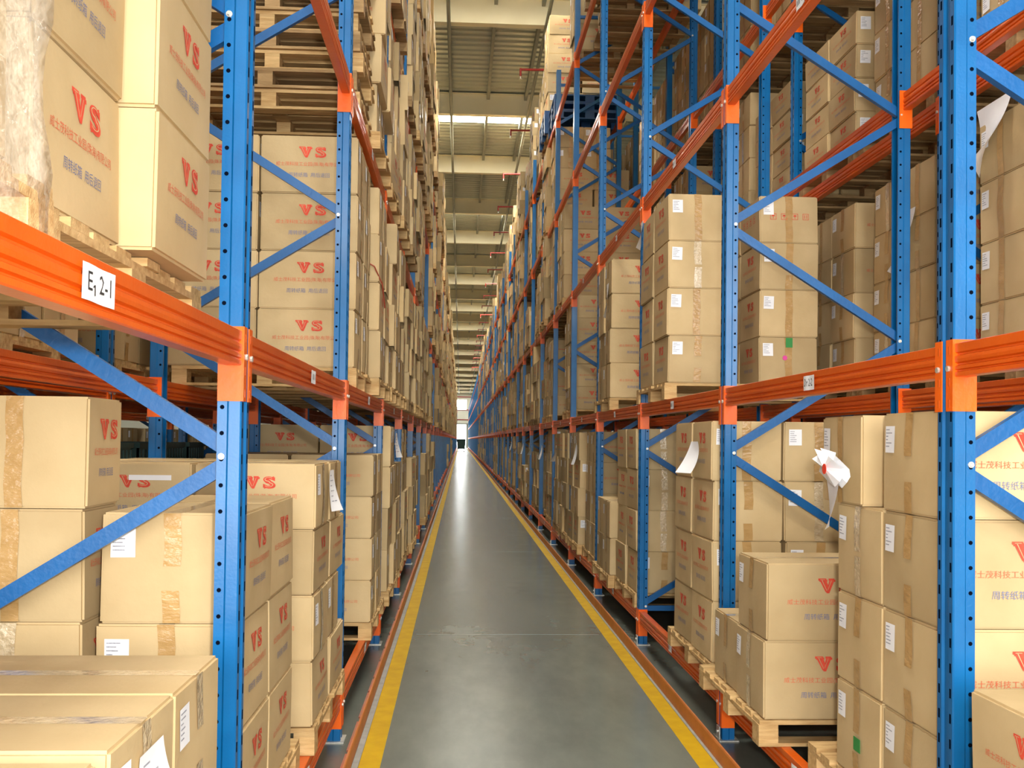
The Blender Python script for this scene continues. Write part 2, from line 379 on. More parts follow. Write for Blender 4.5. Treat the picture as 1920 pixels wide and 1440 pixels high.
def make_beam(side, b, t, where, back=False):
    s, W_ = SIDES[side]; x = s*(W_ if not back else XB[side]); ss = s
    if where == 'rear': x += s*D; ss = -s
    y = Y0 + (b-1)*L
    ind = (b < 16 if (where == 'front' and not back) else b < 6)
    if not ind:
        far_beams.prism(beam_sec(ss), lambda p, yy: (x + ss*p[0], y+yy, TIER[t]+p[1]), PW+.004, L-.004, 'orange_beam')
        for e in (0, 1):
            yf = PW-.036 if e == 0 else L-.005; x0, x1 = sorted((x-ss*.006, x+ss*.068)); far_beams.box(x0, x1, y+yf, y+yf+.041, TIER[t]-.203, TIER[t]+.012, 'orange_paint')
        return
    r = put('rack_beam', BEAM[ss], None, (x, y, TIER[t]))
    for e in (0, 1):
        c = put('connector_plate', CONN[ss, e], r, (0, 0, 0))
        if b < 7: put('bolt', CB[ss], c, (0, PW-.018 if e == 0 else L+.018, -.075))
    if where == 'front' and not back and b < 9 and t < 3:
        me, tm = LBL[s]; yl = L*.53
        if (side, b, t) == ('L', 0, 1): me, tm = label_mesh(-1, 'E\u2081 2-1', .15, .062); yl = 1.733 - y
        if (side, b, t) == ('R', 1, 1): me, tm = label_mesh(1, 'Dr 2-2', .13, .062); yl = 4.09 - y
        lb = put('location_label', me, r, (0, yl, -.048)); lb['label'] = 'white paper location sticker'
        put('lettering', tm, lb, (0, 0, 0))
    lv = ['bottom level', 'first raised level', 'second raised level', 'third raised level', 'top level'][t]
    tag(r, 'orange ribbed beam, %s edge, %s, %s, %s' % ('aisle' if where == 'front' else 'rear', bay_name(b), lv, SN[('B' if back else '') + side]), 'rack beam',
        'orange beams of the %s, %s' % (SN[('B' if back else '') + side], lv))
for side in 'RL':
    for b in range(0, NB+1):
        for t in range(5):
            if b == 0 and t > 1: continue
            make_beam(side, b, t, 'front'); make_beam(side, b, t, 'rear')
    for b in range(0, 9):
        for t in range(4):
            make_beam(side, b, t, 'front', True)
            if t < 3: make_beam(side, b, t, 'rear', True)
for b in range(0, 8):
    for t in range(3): make_beam('P', b, t, 'front')
tag(far_beams.build('distant_rack_beams', fix=False), 'run of small orange rack beams receding down both sides of the aisle', 'rack beams', kind='stuff')
# ------------------------------------------------------------------ cartons
def disp(p, dims, seed, amp):
    """gentle bulge of a carton's walls"""
    x, y, z = p; a, b_, c = dims
    fx, fy, fz = 2*x/a, 2*y/b_, 2*z/c - 1
    bx = (1-min(1, fy*fy))*(1-min(1, fz*fz)); by = (1-min(1, fx*fx))*(1-min(1, fz*fz))
    s1 = math.sin(seed*1.7+z*9)*.3+.6; s2 = math.sin(seed*2.3+x*7)*.3+.6
    dx = amp*bx*s1*(1 if x > 0 else -1)*min(1, abs(fx))**3; dy = amp*by*s2*(1 if y > 0 else -1)*min(1, abs(fy))**3
    sh = amp*.5*(fz+1)*math.sin(seed*3.1)
    return (x+dx+sh, y+dy+amp*.5*(fz+1)*math.cos(seed*2.2), z)
CT = {}
def carton_type(dims, seed, prints=True, ends='tape', hi=True, marks=False):
    """long faces (+-y) carry the printing; ends (+-x) carry tape and a shipping label"""
    key = (dims, seed, prints, ends, hi, marks)
    if key in CT: return CT[key]
    a, b_, c = dims; amp = .006
    bm = bmesh.new(); bmesh.ops.create_cube(bm, size=1)
    bmesh.ops.scale(bm, vec=(a-.004, b_-.004, c-.002), verts=bm.verts); bmesh.ops.translate(bm, vec=(0, 0, c/2), verts=bm.verts)
    if hi: bmesh.ops.bevel(bm, geom=list(bm.edges), offset=.007, segments=2, affect='EDGES')
    me0 = bpy.data.meshes.new('t'); bm.to_mesh(me0); bm.free()
    body = MB()
    # walls as grids so that they can bulge
    bm = bmesh.new(); bm.from_mesh(me0)
    if hi: bmesh.ops.subdivide_edges(bm, edges=[e for e in bm.edges if e.calc_length() > .1], cuts=5, use_grid_fill=True)
    for v in bm.verts: v.co = Vector(disp(v.co, dims, seed, amp))
    bm.verts.ensure_lookup_table()
    body.add([tuple(v.co) for v in bm.verts], [tuple(v.index for v in f.verts) for f in bm.faces], 'cardboard'); bm.free(); bpy.data.meshes.remove(me0)
    # flap seam on top
    for zz in (c-.0012,):
        body.poly([disp((-a/2+.01, -.0015, zz), dims, seed, amp), disp((a/2-.01, -.0015, zz), dims, seed, amp), disp((a/2-.01, .0015, zz), dims, seed, amp), disp((-a/2+.01, .0015, zz), dims, seed, amp)], 'hole_shadow')
    FT = {-1: lambda u, v, l: disp((u, -b_/2 - l + .0015, v), dims, seed, amp), 1: lambda u, v, l: disp((-u, b_/2 + l - .0015, v), dims, seed, amp)}
    ET = {1: lambda u, v, l: disp((a/2 + l - .0015, u, v), dims, seed, amp), -1: lambda u, v, l: disp((-a/2 - l + .0015, -u, v), dims, seed, amp)}
    if prints:
        for sd in (-1, 1):
            T = FT[sd]; lift = .0008
            TT = lambda u, v, l, T=T: T(u, v, l + .0012)
            if marks:
                for k in range(4):
                    cx = -.13 + k*.085; q = .026
                    for p in ([(-q,-q),(q,-q),(q,-q+.003),(-q,-q+.003)], [(-q,q-.003),(q,q-.003),(q,q),(-q,q)], [(-q,-q),(-q+.003,-q),(-q+.003,q),(-q,q)], [(q-.003,-q),(q,-q),(q,q),(q-.003,q)],
                              [(-.012,-.014),(.012,-.014),(.012,-.010),(-.012,-.010)], [(-.003,-.01),(.003,-.01),(.003,.015),(-.003,.015)], [(-.013,.005),(.013,.005),(.006,.015),(-.006,.015)]):
                        body.poly([TT(cx+u, c*.56+v, .001) for u, v in p], 'red_ink')
            else:
                vs_mark(body, .02, c*.72, c*.175, TT, simple=not hi)
                if hi:
                    text_on(body, TXT1, c*.075, 0, c*.50, TT, 'red_text', width=a*.68)
                    text_on(body, TXT2, c*.085, 0, c*.31, TT, 'blue_ink', width=a*.42)
                else:
                    for i in range(14):
                        if i in (8, 11): continue
                        u = -a*.34 + i*a*.68/14; body.poly([TT(u, c*.475, .001), TT(u+a*.035, c*.475, .001), TT(u+a*.035, c*.52, .001), TT(u, c*.52, .001)], 'red_text')
                    for i in range(9):
                        if i == 4: continue
                        u = -a*.21 + i*a*.42/9; body.poly([TT(u, c*.285, .001), TT(u+a*.033, c*.285, .001), TT(u+a*.033, c*.34, .001), TT(u, c*.34, .001)], 'blue_ink')
    parts = []
    rs = random.Random(seed*7+3)
    tm = MB(); lbs = []; btm = []
    if marks:
        for sd in (1, -1):
            T = ET[sd]
            for k in range(4):
                cx = -.115 + k*.079; q = .022
                for p in ([(-q,-q),(q,-q),(q,-q+.003),(-q,-q+.003)], [(-q,q-.003),(q,q-.003),(q,q),(-q,q)], [(-q,-q),(-q+.003,-q),(-q+.003,q),(-q,q)], [(q-.003,-q),(q,-q),(q,q),(q-.003,q)],
                          *([[(-.010,-.012),(-.006,-.012),(-.006,.013),(-.010,.013)], [(.006,-.012),(.010,-.012),(.010,.013),(.006,.013)]] if k == 3 else [[(-.002,-.014),(.002,-.014),(.002,.01),(-.002,.01)], [(-.013,.002),(.013,.002),(.007,.012),(-.007,.012)]])):
                    body.poly([T(cx+u, c*.56+v, .0028) for u, v in p], 'red_ink')
    if ends:
        for sd in (1, -1):
            T = ET[sd]
            full = rs.random() < .55; matn = 'clear_tape' if rs.random() < .62 else 'brown_tape'; tw = .026
            segs = [(0.004, c-.002)] if full else [(.004, .10+rs.random()*.06), (c-.12-rs.random()*.05, c-.002)]
            for si, (z0, z1) in enumerate(segs):
                n = 5; tq = tm
                if not full and si == 0: tq = MB(); btm.append(tq)
                for i in range(n):
                    za, zb = z0+(z1-z0)*i/n, z0+(z1-z0)*(i+1)/n; ja = .003*math.sin(seed+za*30); jb = .003*math.sin(seed+zb*30)
                    tq.poly([T(-tw+ja, za, .003), T(tw+ja, za, .003), T(tw+jb, zb, .003), T(-tw+jb, zb, .003)], matn)
            u0 = -b_/2+.03; v1 = c-.045; lw, lh = .074, .092
            ang = (rs.random()-.5)*.1
            def R(u, v, u0=u0, v1=v1, ang=ang): 
                du, dv = u, v; return (u0 + du*math.cos(ang) - dv*math.sin(ang), v1 + du*math.sin(ang) + dv*math.cos(ang))
            q = lambda u, v, l, T=T, R=R: T(*R(u, v), l)
            lm = MB(); lt = MB(); lbs.append((lm, lt))
            lm.poly([q(0, -lh, .0035), q(lw, -lh, .0035), q(lw, 0, .0035), q(0, 0, .0035)], 'paper')
            for i in range(6):
                y_ = -.014 - i*.0115; x1 = .02+rs.random()*.034
                lt.poly([q(.006, y_, .0042), q(x1, y_, .0042), q(x1, y_+.0035, .0042), q(.006, y_+.0035, .0042)], 'label_print')
    # top tape along the seam
    tz = c-.0005
    tm.poly([disp((-a/2+.004, -.024, tz), dims, seed, amp), disp((a/2-.004, -.024, tz), dims, seed, amp), disp((a/2-.004, .024, tz), dims, seed, amp), disp((-a/2+.004, .024, tz), dims, seed, amp)], 'clear_tape')
    CT[key] = dict(body=body, tapes=[tm]+btm, labels=lbs); return CT[key]
_proto = {}
def carton_proto(key_args, level):
    k = (key_args, level)
    if k in _proto: return _proto[k]
    ct = carton_type(*key_args)
    if level == 'parts':
        me = ct['body'].mesh('carton', fix=False); r = bpy.data.objects.new('carton', me)
        for tq in ct['tapes']:
            c = bpy.data.objects.new('packing_tape', tq.mesh('packing_tape', fix=False)); c.parent = r; c['label'] = 'glossy packing tape over the flap seam'
        for lm, lt in ct['labels']:
            c = bpy.data.objects.new('shipping_label', lm.mesh('shipping_label', fix=False)); c.parent = r; c['label'] = 'white shipping label'
            l = bpy.data.objects.new('label_print', lt.mesh('label_print', fix=False)); l.parent = c
    else:
        mb = MB(); 
        for src in [ct['body']] + ct['tapes'] + [q_[0] for q_ in ct['labels']]:
            for f, mi in zip(src.f, src.m): mb.poly([src.v[i] for i in f], src.mats[mi])
        r = bpy.data.objects.new('carton', mb.mesh('carton', fix=False))
    _proto[k] = r; return r
def stick(me):
    for p in me.polygons: p.use_smooth = False
rng = random.Random(11)
SPECS = []     # every carton: dict(pos, rz, dims, seed, prints, ends, marks, desc)
def carton(x, y, z, orient, dims, seed=None, prints=True, ends='tape', marks=False, desc='', group='', rz=0.0, vis=True):
    """x, y = centre, orient E: long faces look along the aisle, V: long faces look across it"""
    SPECS.append(dict(x=x, y=y, z=z, rz=(0 if orient == 'E' else PI/2)+rz, dims=dims, seed=seed if seed is not None else rng.randrange(5),
                      prints=prints, ends=ends, marks=marks, desc=desc, group=group, near=vis))
PALLETS = []
COLN = {1: ['only'], 2: ['near', 'far'], 3: ['near', 'middle', 'far'], 4: ['nearest', 'near', 'far', 'farthest']}
ROWN = {1: ['aisle'], 2: ['aisle', 'inner'], 3: ['aisle', 'middle', 'inner'], 4: ['aisle', 'second', 'third', 'inner']}
def load(side, b, slot, t, layers, x=0.0, y=None, h=.34, a=.58, w_=.43, jit=.006, ny=None, nx=2, back=False, pallet=True, skip=(), prints=True, over=None, ph=.12, px=None, wood='wood', marks=(), col=None, gapx=.008):
    """layers: string of orientations from the bottom, 'E' or 'V'; x = set back from the aisle face of the rack"""
    s, W_ = SIDES[side]; X0 = (W_ if not back else XB[side]) + x
    bl = Y0 + (b-1)*L + PW
    if y is None: y = bl + .07 + (0 if slot == 'near' else 1.19)
    zb = TIER[t] + ph
    nm = SN[('B' if back else '') + side]
    if pallet: PALLETS.append((side, b, slot, t, s*((X0 if px is None else W_+px)-.012), y, back, s, wood))
    for li, o in enumerate(layers):
        sx, sy = (a, w_) if o == 'E' else (w_, a)
        n_y = ny or max(1, int(1.17/sy))
        for j in range(n_y):
            for i in range(nx if o == 'E' else max(nx, 2)):
                if (li, j, i) in skip or (li, j, '*') in skip or (li, '*', i) in skip: continue
                cx = X0 + sx/2 + i*(sx+gapx) + rng.uniform(-jit, jit); cy = y + sy/2 + j*(sy+.008) + rng.uniform(0, jit)
                nn = nx if o == 'E' else max(nx, 2)
                d = 'kraft carton, %s layer, %s row, %s column, %s %s pallet, %s %s' % (ordn(li+1) if li else 'bottom', ROWN[nn][i], (col or COLN[n_y][j]), bay_name(b), slot, nm, TN[t])
                SP = dict(desc=d, group='cartons on the %s of the %s' % (TN[t], nm))
                carton(s*cx, cy, zb + li*h, o, (a, w_, h), prints=prints, marks=(li, j, i) in marks, rz=rng.uniform(-.012, .012)*jit/.006, **SP)

# ---- the nearby loads, as the photograph shows them
load('L', 0, 'near', 1, 'VVV', x=.09, y=.62, h=.335, a=.48, jit=.004)
load('L', 0, 'far', 1, 'VVV', x=.145, y=1.805, h=.33, a=.47, jit=.002, ny=1, col='near')
load('L', 0, 'far', 1, 'VVV', x=.077, y=2.29, h=.33, a=.475, jit=.002, ny=1, col='far', pallet=False)
load('L', 0, 'near', 0, 'EE', x=-.01, y=.75, h=.345, a=.62, w_=.5, jit=.003, ny=2)
load('L', 0, 'far', 0, 'EE', x=-.012, y=1.80, h=.345, a=.62, w_=.40, jit=.003, ny=2)
load('L', 1, 'near', 0, 'VVV', x=.035, y=3.07, h=.34, a=.48, jit=.003, skip=((0, '*', 1), (1, '*', 1), (2, '*', 1)))
load('L', 1, 'near', 0, 'VVVV', x=.50, y=3.06, h=.343, a=.30, w_=.44, jit=.003, ny=1, pallet=False, skip=((0, '*', 1), (1, '*', 1), (2, '*', 1), (3, '*', 1)), col='set-back')
load('L', 1, 'far', 0, 'VEVE', x=-.005, y=4.33, h=.285, a=.52, w_=.43, jit=.006, nx=2)
load('L', 2, 'far', 0, 'EEEE', x=-.03, y=6.78, h=.285, a=.56, jit=.01)
load('L', 3, 'near', 0, 'EVEE', x=-.05, h=.34, jit=.02)
load('L', 3, 'far', 0, 'EEE', x=-.03, h=.34, jit=.02)
load('L', 4, 'near', 0, 'EVEE', x=-.02, h=.34, jit=.02)
load('L', 4, 'far', 0, 'VEV', x=-.06, h=.34, jit=.02)
load('L', 5, 'near', 0, 'EEE', x=-.02, h=.34, jit=.02)
load('L', 6, 'near', 0, 'EVE', x=-.08, h=.34, jit=.02)
load('L', 2, 'near', 1, 'EEEE', x=.015, y=6.0, h=.351, a=.585, jit=.006)
load('L', 2, 'far', 1, 'EVEE', x=-.04, y=7.0, h=.34, jit=.02)
load('L', 3, 'near', 1, 'EEVE', x=-.05, h=.34, jit=.03)
load('L', 3, 'far', 1, 'EVEE', x=-.05, h=.34, jit=.03)
load('L', 2, 'far', 2, 'EVEE', x=-.04, h=.34, jit=.03)
load('L', 3, 'near', 2, 'VEVE', x=-.03, h=.34, jit=.03)
load('L', 3, 'far', 2, 'EEVE', x=-.06, h=.34, jit=.03)
load('L', 2, 'far', 3, 'EEEE', x=-.05, h=.34, jit=.03)
# right rack
load('R', 0, 'far', 0, 'VV', x=-.05, y=2.13, h=.292, a=.54, w_=.46, jit=.002, ny=1)
load('R', 1, 'near', 0, 'EEEE', x=.025, y=3.0, h=.341, a=.58, w_=.415, jit=.003, skip=((3, 1, '*'),))
carton(WR+.025+.29, 3.80, TIER[0]+.12+3*.341, 'E', (.58, .43, .341), seed=2, rz=-.03, desc='kraft carton shoved askew atop the near stack, second bay, right rack floor tier', group='cartons on the floor tier of the right rack')
carton(WR+.025+.89, 3.66, TIER[0]+.12+3*.341, 'E', (.58, .43, .341), seed=1, desc='kraft carton, fourth layer, inner row, far column, second bay near pallet, right rack floor tier', group='cartons on the floor tier of the right rack')
load('R', 1, 'far', 0, 'EE', x=-.075, y=4.43, h=.355, a=.6, w_=.45, jit=.006, skip=((1, 1, '*'),), px=-.09)
load('R', 2, 'near', 0, 'VVVV', x=-.025, y=5.585, h=.345, a=.48, w_=.41, jit=.008, nx=3, ny=2)
load('R', 3, 'near', 0, 'VVVV', x=.0, y=8.13, h=.341, a=.50, w_=.46, jit=.008, nx=2, ny=2)
load('R', 3, 'far', 0, 'EE', x=-.06, y=9.2, h=.345, jit=.01)
load('R', 4, 'near', 0, 'EEEE', x=.02, h=.34, jit=.01)
load('R', 4, 'far', 0, 'VEVE', x=-.03, h=.34, jit=.01)
load('R', 2, 'far', 1, 'VVVV', x=-.005, y=6.98, h=.34, a=.50, w_=.43, jit=.008, nx=2, gapx=.25, marks=((3, 0, 1),))
load('R', 3, 'far', 1, 'EEEE', x=-.01, y=9.55, h=.34, a=.58, jit=.012)
load('R', 5, 'near', 1, 'EEEEE', x=.03, h=.31, jit=.012)
load('R', 5, 'far', 2, 'EEEE', x=.02, h=.34, jit=.012)
load('R', 4, 'near', 4, 'EEVE', x=-.02, h=.34, jit=.02, wood='old_wood')
load('R', 4, 'far', 4, 'EEE', x=.25, h=.34, jit=.02, wood='old_wood')
# racks behind
for b in range(1, 7):
    for slot in ('near', 'far'):
        for t in range(0, 4):
            if (b, slot, t) in ((1, 'near', 1), (4, 'near', 2), (5, 'far', 2)) or (t == 3 and b == 1): continue
            hh = .24 if (t == 2 and (b, slot) in ((2, 'far'), (3, 'near'))) else .32
            lay = 'VVVV' if hh == .24 else ('EEEE' if t != 0 else 'EEE')
            load('R', b, slot, t, lay, x=.03, h=hh, a=.5 if hh == .24 else .56, jit=.006, back=True, wood='old_wood', nx=1)
for b in range(0, 5):
    for slot in ('near', 'far'):
        load('L', b, slot, 1, 'EE', x=.03, h=.32, jit=.006, back=True, nx=1)
        if b > 1 and slot == 'far': load('L', b, slot, 0, 'EEE', x=.03, h=.36, jit=.006, back=True, nx=1)
for b in range(1, 8):
    for slot in ('near', 'far'):
        for t in (0, 1): load('P', b, slot, t, 'EEEE', x=.03, h=.34, jit=.006, nx=1)
# ---- the rest of the long aisle
for side in 'LR':
    for b in range(1, 60):
        for t in range(5):
            for slot in ('near', 'far'):
                if side == 'L':
                    if t == 0 and (b < 7 or (b > 7 and rng.random() > .07)): continue
                    if t in (1,) and b < 4: continue
                    if t == 2 and b < 4: continue
                    if t == 3 and (b < 3): continue
                    if t == 4 and (b < 3): continue
                    if b < 12 and t < 3 and rng.random() < .06: continue
                else:
                    if b > 32: continue
                    if b < 5 or (b == 5 and t in (1, 2, 3)) or (b == 5 and slot == 'far' and t == 4): continue
                    if b == 6 and slot == 'near' and t == 4: continue
                if rng.random() < .04: continue
                n = 4
                if t == 4: n = rng.choice([4, 5, 5, 6]) if b < 14 else rng.choice([2, 3, 4])
                if t == 4 and side == 'L' and b < 6: n = 6
                if (side, b, t) == ('R', 6, 4): n = 5
                if n == 4 and t < 4 and b > 6: n = rng.choice([4, 4, 4, 3, 3, 2] if side == 'R' else [4, 4, 4, 4, 3, 3])
                lay = ''.join(rng.choice('EEVV' if rng.random() < .6 else 'E') for _ in range(n))
                ov = rng.uniform(-.08, .05) if side == 'L' else rng.uniform(-.035, .09)
                if t == 4 and side == 'L': ov -= .03
                load(side, b, slot, t, lay, x=ov, h=rng.choice([.34, .34, .36, .3]), jit=.02, nx=2 if b < 12 else 1, ny=2, wood=rng.choice(['wood', 'old_wood']), ph=.52 if (side, b, t) == ('R', 6, 4) else .12)
# ---- which cartons show largest from the aisle mouth: those become single objects
V = []; Fc = []
def corners(sp, g=0):
    a, b_, c = sp['dims']; cs, sn = math.cos(sp['rz']), math.sin(sp['rz'])
    return [(sp['x']+cs*u-sn*v, sp['y']+sn*u+cs*v, sp['z']+w_) for u, v, w_ in [(-a/2,-b_/2,0),(a/2,-b_/2,0),(a/2,b_/2,0),(-a/2,b_/2,0),(-a/2,-b_/2,c),(a/2,-b_/2,c),(a/2,b_/2,c),(-a/2,b_/2,c)]]
BF = [(0,3,2,1),(4,5,6,7),(0,1,5,4),(1,2,6,5),(2,3,7,6),(3,0,4,7)]
for sp in SPECS:
    k = len(V); V += corners(sp); Fc += [tuple(k+i for i in f) for f in BF]
bvh = BVHTree.FromPolygons(V, Fc)
hits = [0]*len(SPECS); o0 = Vector((0, 0, H)); ST = 5
for j in range(2, 1440, ST):
    for i in range(2, 1920, ST):
        d = (f2 + r3*((i-960)/F_PX) - u3*((j-CYP)/F_PX)).normalized()
        h = bvh.ray_cast(o0, d, 120)
        if h[0] is not None: hits[h[2]//6] += 1
order = sorted(range(len(SPECS)), key=lambda i: -hits[i])
single = set(i for i in order[:298] if hits[i] > 0)
print('cartons', len(SPECS), 'visible', sum(1 for h in hits if h), 'smallest single px', hits[order[297]]*ST*ST)
used_desc = {}
rest = MB(); CB_M = ['cardboard', 'cardboard_b', 'cardboard_c']
for n_, f_ in (('cardboard_b', .88), ('cardboard_c', 1.08)):
    c1 = [min(255, v*f_) for v in (178, 153, 110)]; c2 = [min(255, v*f_) for v in (195, 170, 126)]
    noisy(n_, srgb(*c1), srgb(*c2), 3, .78, spec=.25)
for i, sp in enumerate(SPECS):
    if i in single:
        hi = hits[i] > 60
        key = (sp['dims'], sp['seed'], sp['prints'], sp['ends'], hi, sp['marks'])
        pr = carton_proto(key, 'parts' if hits[i] > 40 else 'one')
        o = copytree(pr, (sp['x'], sp['y'], sp['z']+.0005), sp['rz'])
        d = sp['desc']
        if d in used_desc: d = d + ' again'
        used_desc[d] = 1
        tag(o, d, 'carton', sp['group']); sp['obj'] = o
    else:
        if hits[i] == 0 and sp['y'] > 9: 
            if rng.random() < 0: continue
        c = corners(sp); rest.add([tuple(p) for p in c], BF[2:] + [BF[1]], CB_M[(i*7) % 3])
        if hits[i] and sp['y'] < 60:
            a, b_, cc = sp['dims']; cs, sn = math.cos(sp['rz']), math.sin(sp['rz'])
            P = lambda u, v, w_: (sp['x']+cs*u-sn*v, sp['y']+sn*u+cs*v, sp['z']+w_)
            for sd in (-1, 1):
                T = lambda u, v, l, sd=sd: P(-sd*u, sd*(b_/2+.002), v)
                if sp['y'] < 40:
                    vs_mark(rest, .02, cc*.72, cc*.18, T, simple=True)
                    rest.poly([T(-a*.32, cc*.48, 0), T(a*.32, cc*.48, 0), T(a*.32, cc*.51, 0), T(-a*.32, cc*.51, 0)], 'red_text')
                rest.poly([T(-a*.2, cc*.29, 0), T(a*.2, cc*.29, 0), T(a*.2, cc*.33, 0), T(-a*.2, cc*.33, 0)], 'blue_ink')
                E_ = lambda u, v, sd=sd: P(sd*(a/2+.002), sd*u, v)
                rest.poly([E_(-b_/2+.04, cc-.13), E_(-b_/2+.11, cc-.13), E_(-b_/2+.11, cc-.04), E_(-b_/2+.04, cc-.04)], 'paper')
                rest.poly([E_(-.025, 0.005), E_(.025, .005), E_(.025, cc-.005), E_(-.025, cc-.005)], 'brown_tape')
tag(rest.build('distant_cartons', fix=False), 'brown cartons packed deep in the racks and along the far aisle', 'cartons', kind='stuff')
for o in list(_proto.values()):
    for ch in list(o.children):
        for g in list(ch.children): bpy.data.objects.remove(g)
        bpy.data.objects.remove(ch)
    bpy.data.objects.remove(o)
# ------------------------------------------------------------------ pallets
def pallet_parts(wood):
    """1.12 deep (x), 1.12 along the aisle (y), 0.118 high; origin at near aisle-side corner, x inward"""
    r = random.Random(5)
    deck = MB()
    for i in range(8):
        y0 = i*.146; e = r.uniform(-.012, .012); deck.box(0+e, 1.10+e, y0, y0+.098+r.uniform(-.004, .004), .098, .118, wood)
    for y0 in (0, .51, 1.02): pass
    for x0 in (.0, .505, 1.01): deck.box(x0, x0+.09, .002, 1.118, .080, .098, wood)
    base = MB(); base.box(0, 1.10, 0, .1, 0, .016, wood)
    blk = MB(); blk.box(0, .09, 0, .1, .016, .080, wood)
    return deck, base, blk
PM = {}
for wd in ('wood', 'old_wood'):
    deck, base, blk = pallet_parts(wd)
    one = MB()
    for q in (deck,): one.add(q.v, q.f, wd)
    for y0 in (0, .51, 1.018):
        one.add([(x, y+y0, z) for x, y, z in base.v], base.f, wd)
        for x0 in (0, .505, 1.01): one.add([(x+x0, y+y0, z) for x, y, z in blk.v], blk.f, wd)
    PM[wd] = (deck.mesh('deck'), base.mesh('base_board'), blk.mesh('block'), one.mesh('wooden_pallet'), one)
pallet_rest = MB(); npal = 0
def make_pallet(x, y, z, s, wd, label, group, parts):
    if parts:
        r = put('wooden_pallet', None, None, (x, y, z))
        if s < 0: r.rotation_euler.z = PI; r.location.y = y + 1.118
        put('deck', PM[wd][0], r, (0, 0, 0))
        for y0 in (0, .51, 1.018):
            put('base_board', PM[wd][1], r, (0, y0, 0))
            for x0 in (0, .505, 1.01): put('block', PM[wd][2], r, (x0, y0, 0))
    else:
        r = put('wooden_pallet', PM[wd][3], None, (x, y, z))
        if s < 0: r.rotation_euler.z = PI; r.location.y = y + 1.118
    return tag(r, label, 'pallet', group)
PALLETS.sort(key=lambda p: (p[5], p[3]))
for (side, b, slot, t, x, y, back, s, wd) in PALLETS:
    nm = SN[('B' if back else '') + side]
    if y < 22 and npal < 190 and not (back and y > 12):
        make_pallet(x, y, TIER[t]+.001, s, wd, 'wooden pallet, %s slot, %s, %s of the %s' % (slot, bay_name(b), TN[t], nm), 'loaded pallets on the %s of the %s' % (TN[t], nm), y < 8 and not back)
        npal += 1
    else:
        one = PM[wd][4]
        if y < 60: pallet_rest.add([((x+a*s), (y+b_), TIER[t]+c) for a, b_, c in one.v], one.f, wd)
        else:
            x0, x1 = sorted((x, x+s*1.1)); pallet_rest.box(x0, x1, y, y+1.1, TIER[t], TIER[t]+.118, wd)
print('pallets', npal, len(PALLETS))
tag(pallet_rest.build('distant_pallets', fix=False), 'wooden pallets under the far loads down both sides of the aisle', 'pallets', kind='stuff')
# stack of empty pallets, left rack third tier, third bay; old empties high on the right
for i in range(9):
    make_pallet(-(WL+.01+.02*math.sin(i*2.1)), 6.0+.015*math.cos(i*3), TIER[2]+.001+i*.1195, -1, ('wood', 'old_wood')[i % 2], 'empty wooden pallet, %s of nine stacked high in the third bay, left rack' % ['bottom', 'second', 'third', 'fourth', 'fifth', 'sixth', 'seventh', 'eighth', 'topmost'][i], 'stacked empty pallets in the left rack', True)
for (b, slot, n, t) in ((2, 'near', 2, 3), (3, 'near', 2, 4), (3, 'far', 3, 4)):
    y = Y0 + (b-1)*L + PW + (.05 if slot == 'near' else 1.26)
    for i in range(n):
        make_pallet(WR+.02+.015*math.sin(i*3+b), y+.01*math.cos(i*2), TIER[t]+.001+i*.1195, 1, 'old_wood', 'old empty pallet, %s in the %s slot stack, %s, right rack %s' % (ordn(i+1) if i else 'lowest', slot, bay_name(b), TN[t]), 'stacked old pallets high in the right rack', False)
# blue plastic pallets under the tall load, top tier, right rack
def plastic_pallet(x, y, z, lab):
    mb = MB(); mb.box(0, 1.15, 0, 1.15, .105, .13, 'blue_plastic')
    for a in (0, .5, 1.0):
        for b_ in (0, .5, 1.0): mb.box(a, a+.15, b_, b_+.15, .02, .105, 'blue_plastic')
        mb.box(0, 1.15, a, a+.15, 0, .02, 'blue_plastic')
    o = mb.build('plastic_pallet', None, (x, y, z)); tag(o, lab, 'pallet', 'blue plastic pallets high in the right rack')
for i in range(3):
    plastic_pallet(WR-.08, Y0+5*L+PW+1.22, TIER[4]+.121+i*.132, '%s dark blue plastic pallet beneath the tall pale load, right rack top tier' % ('lowest', 'middle', 'upper')[i])
    plastic_pallet(WR-.02, Y0+5*L+PW+.03, TIER[4]+.001+i*.132, '%s dark blue plastic pallet, near slot beside the tall load, right rack top tier' % ('lowest', 'middle', 'upper')[i])
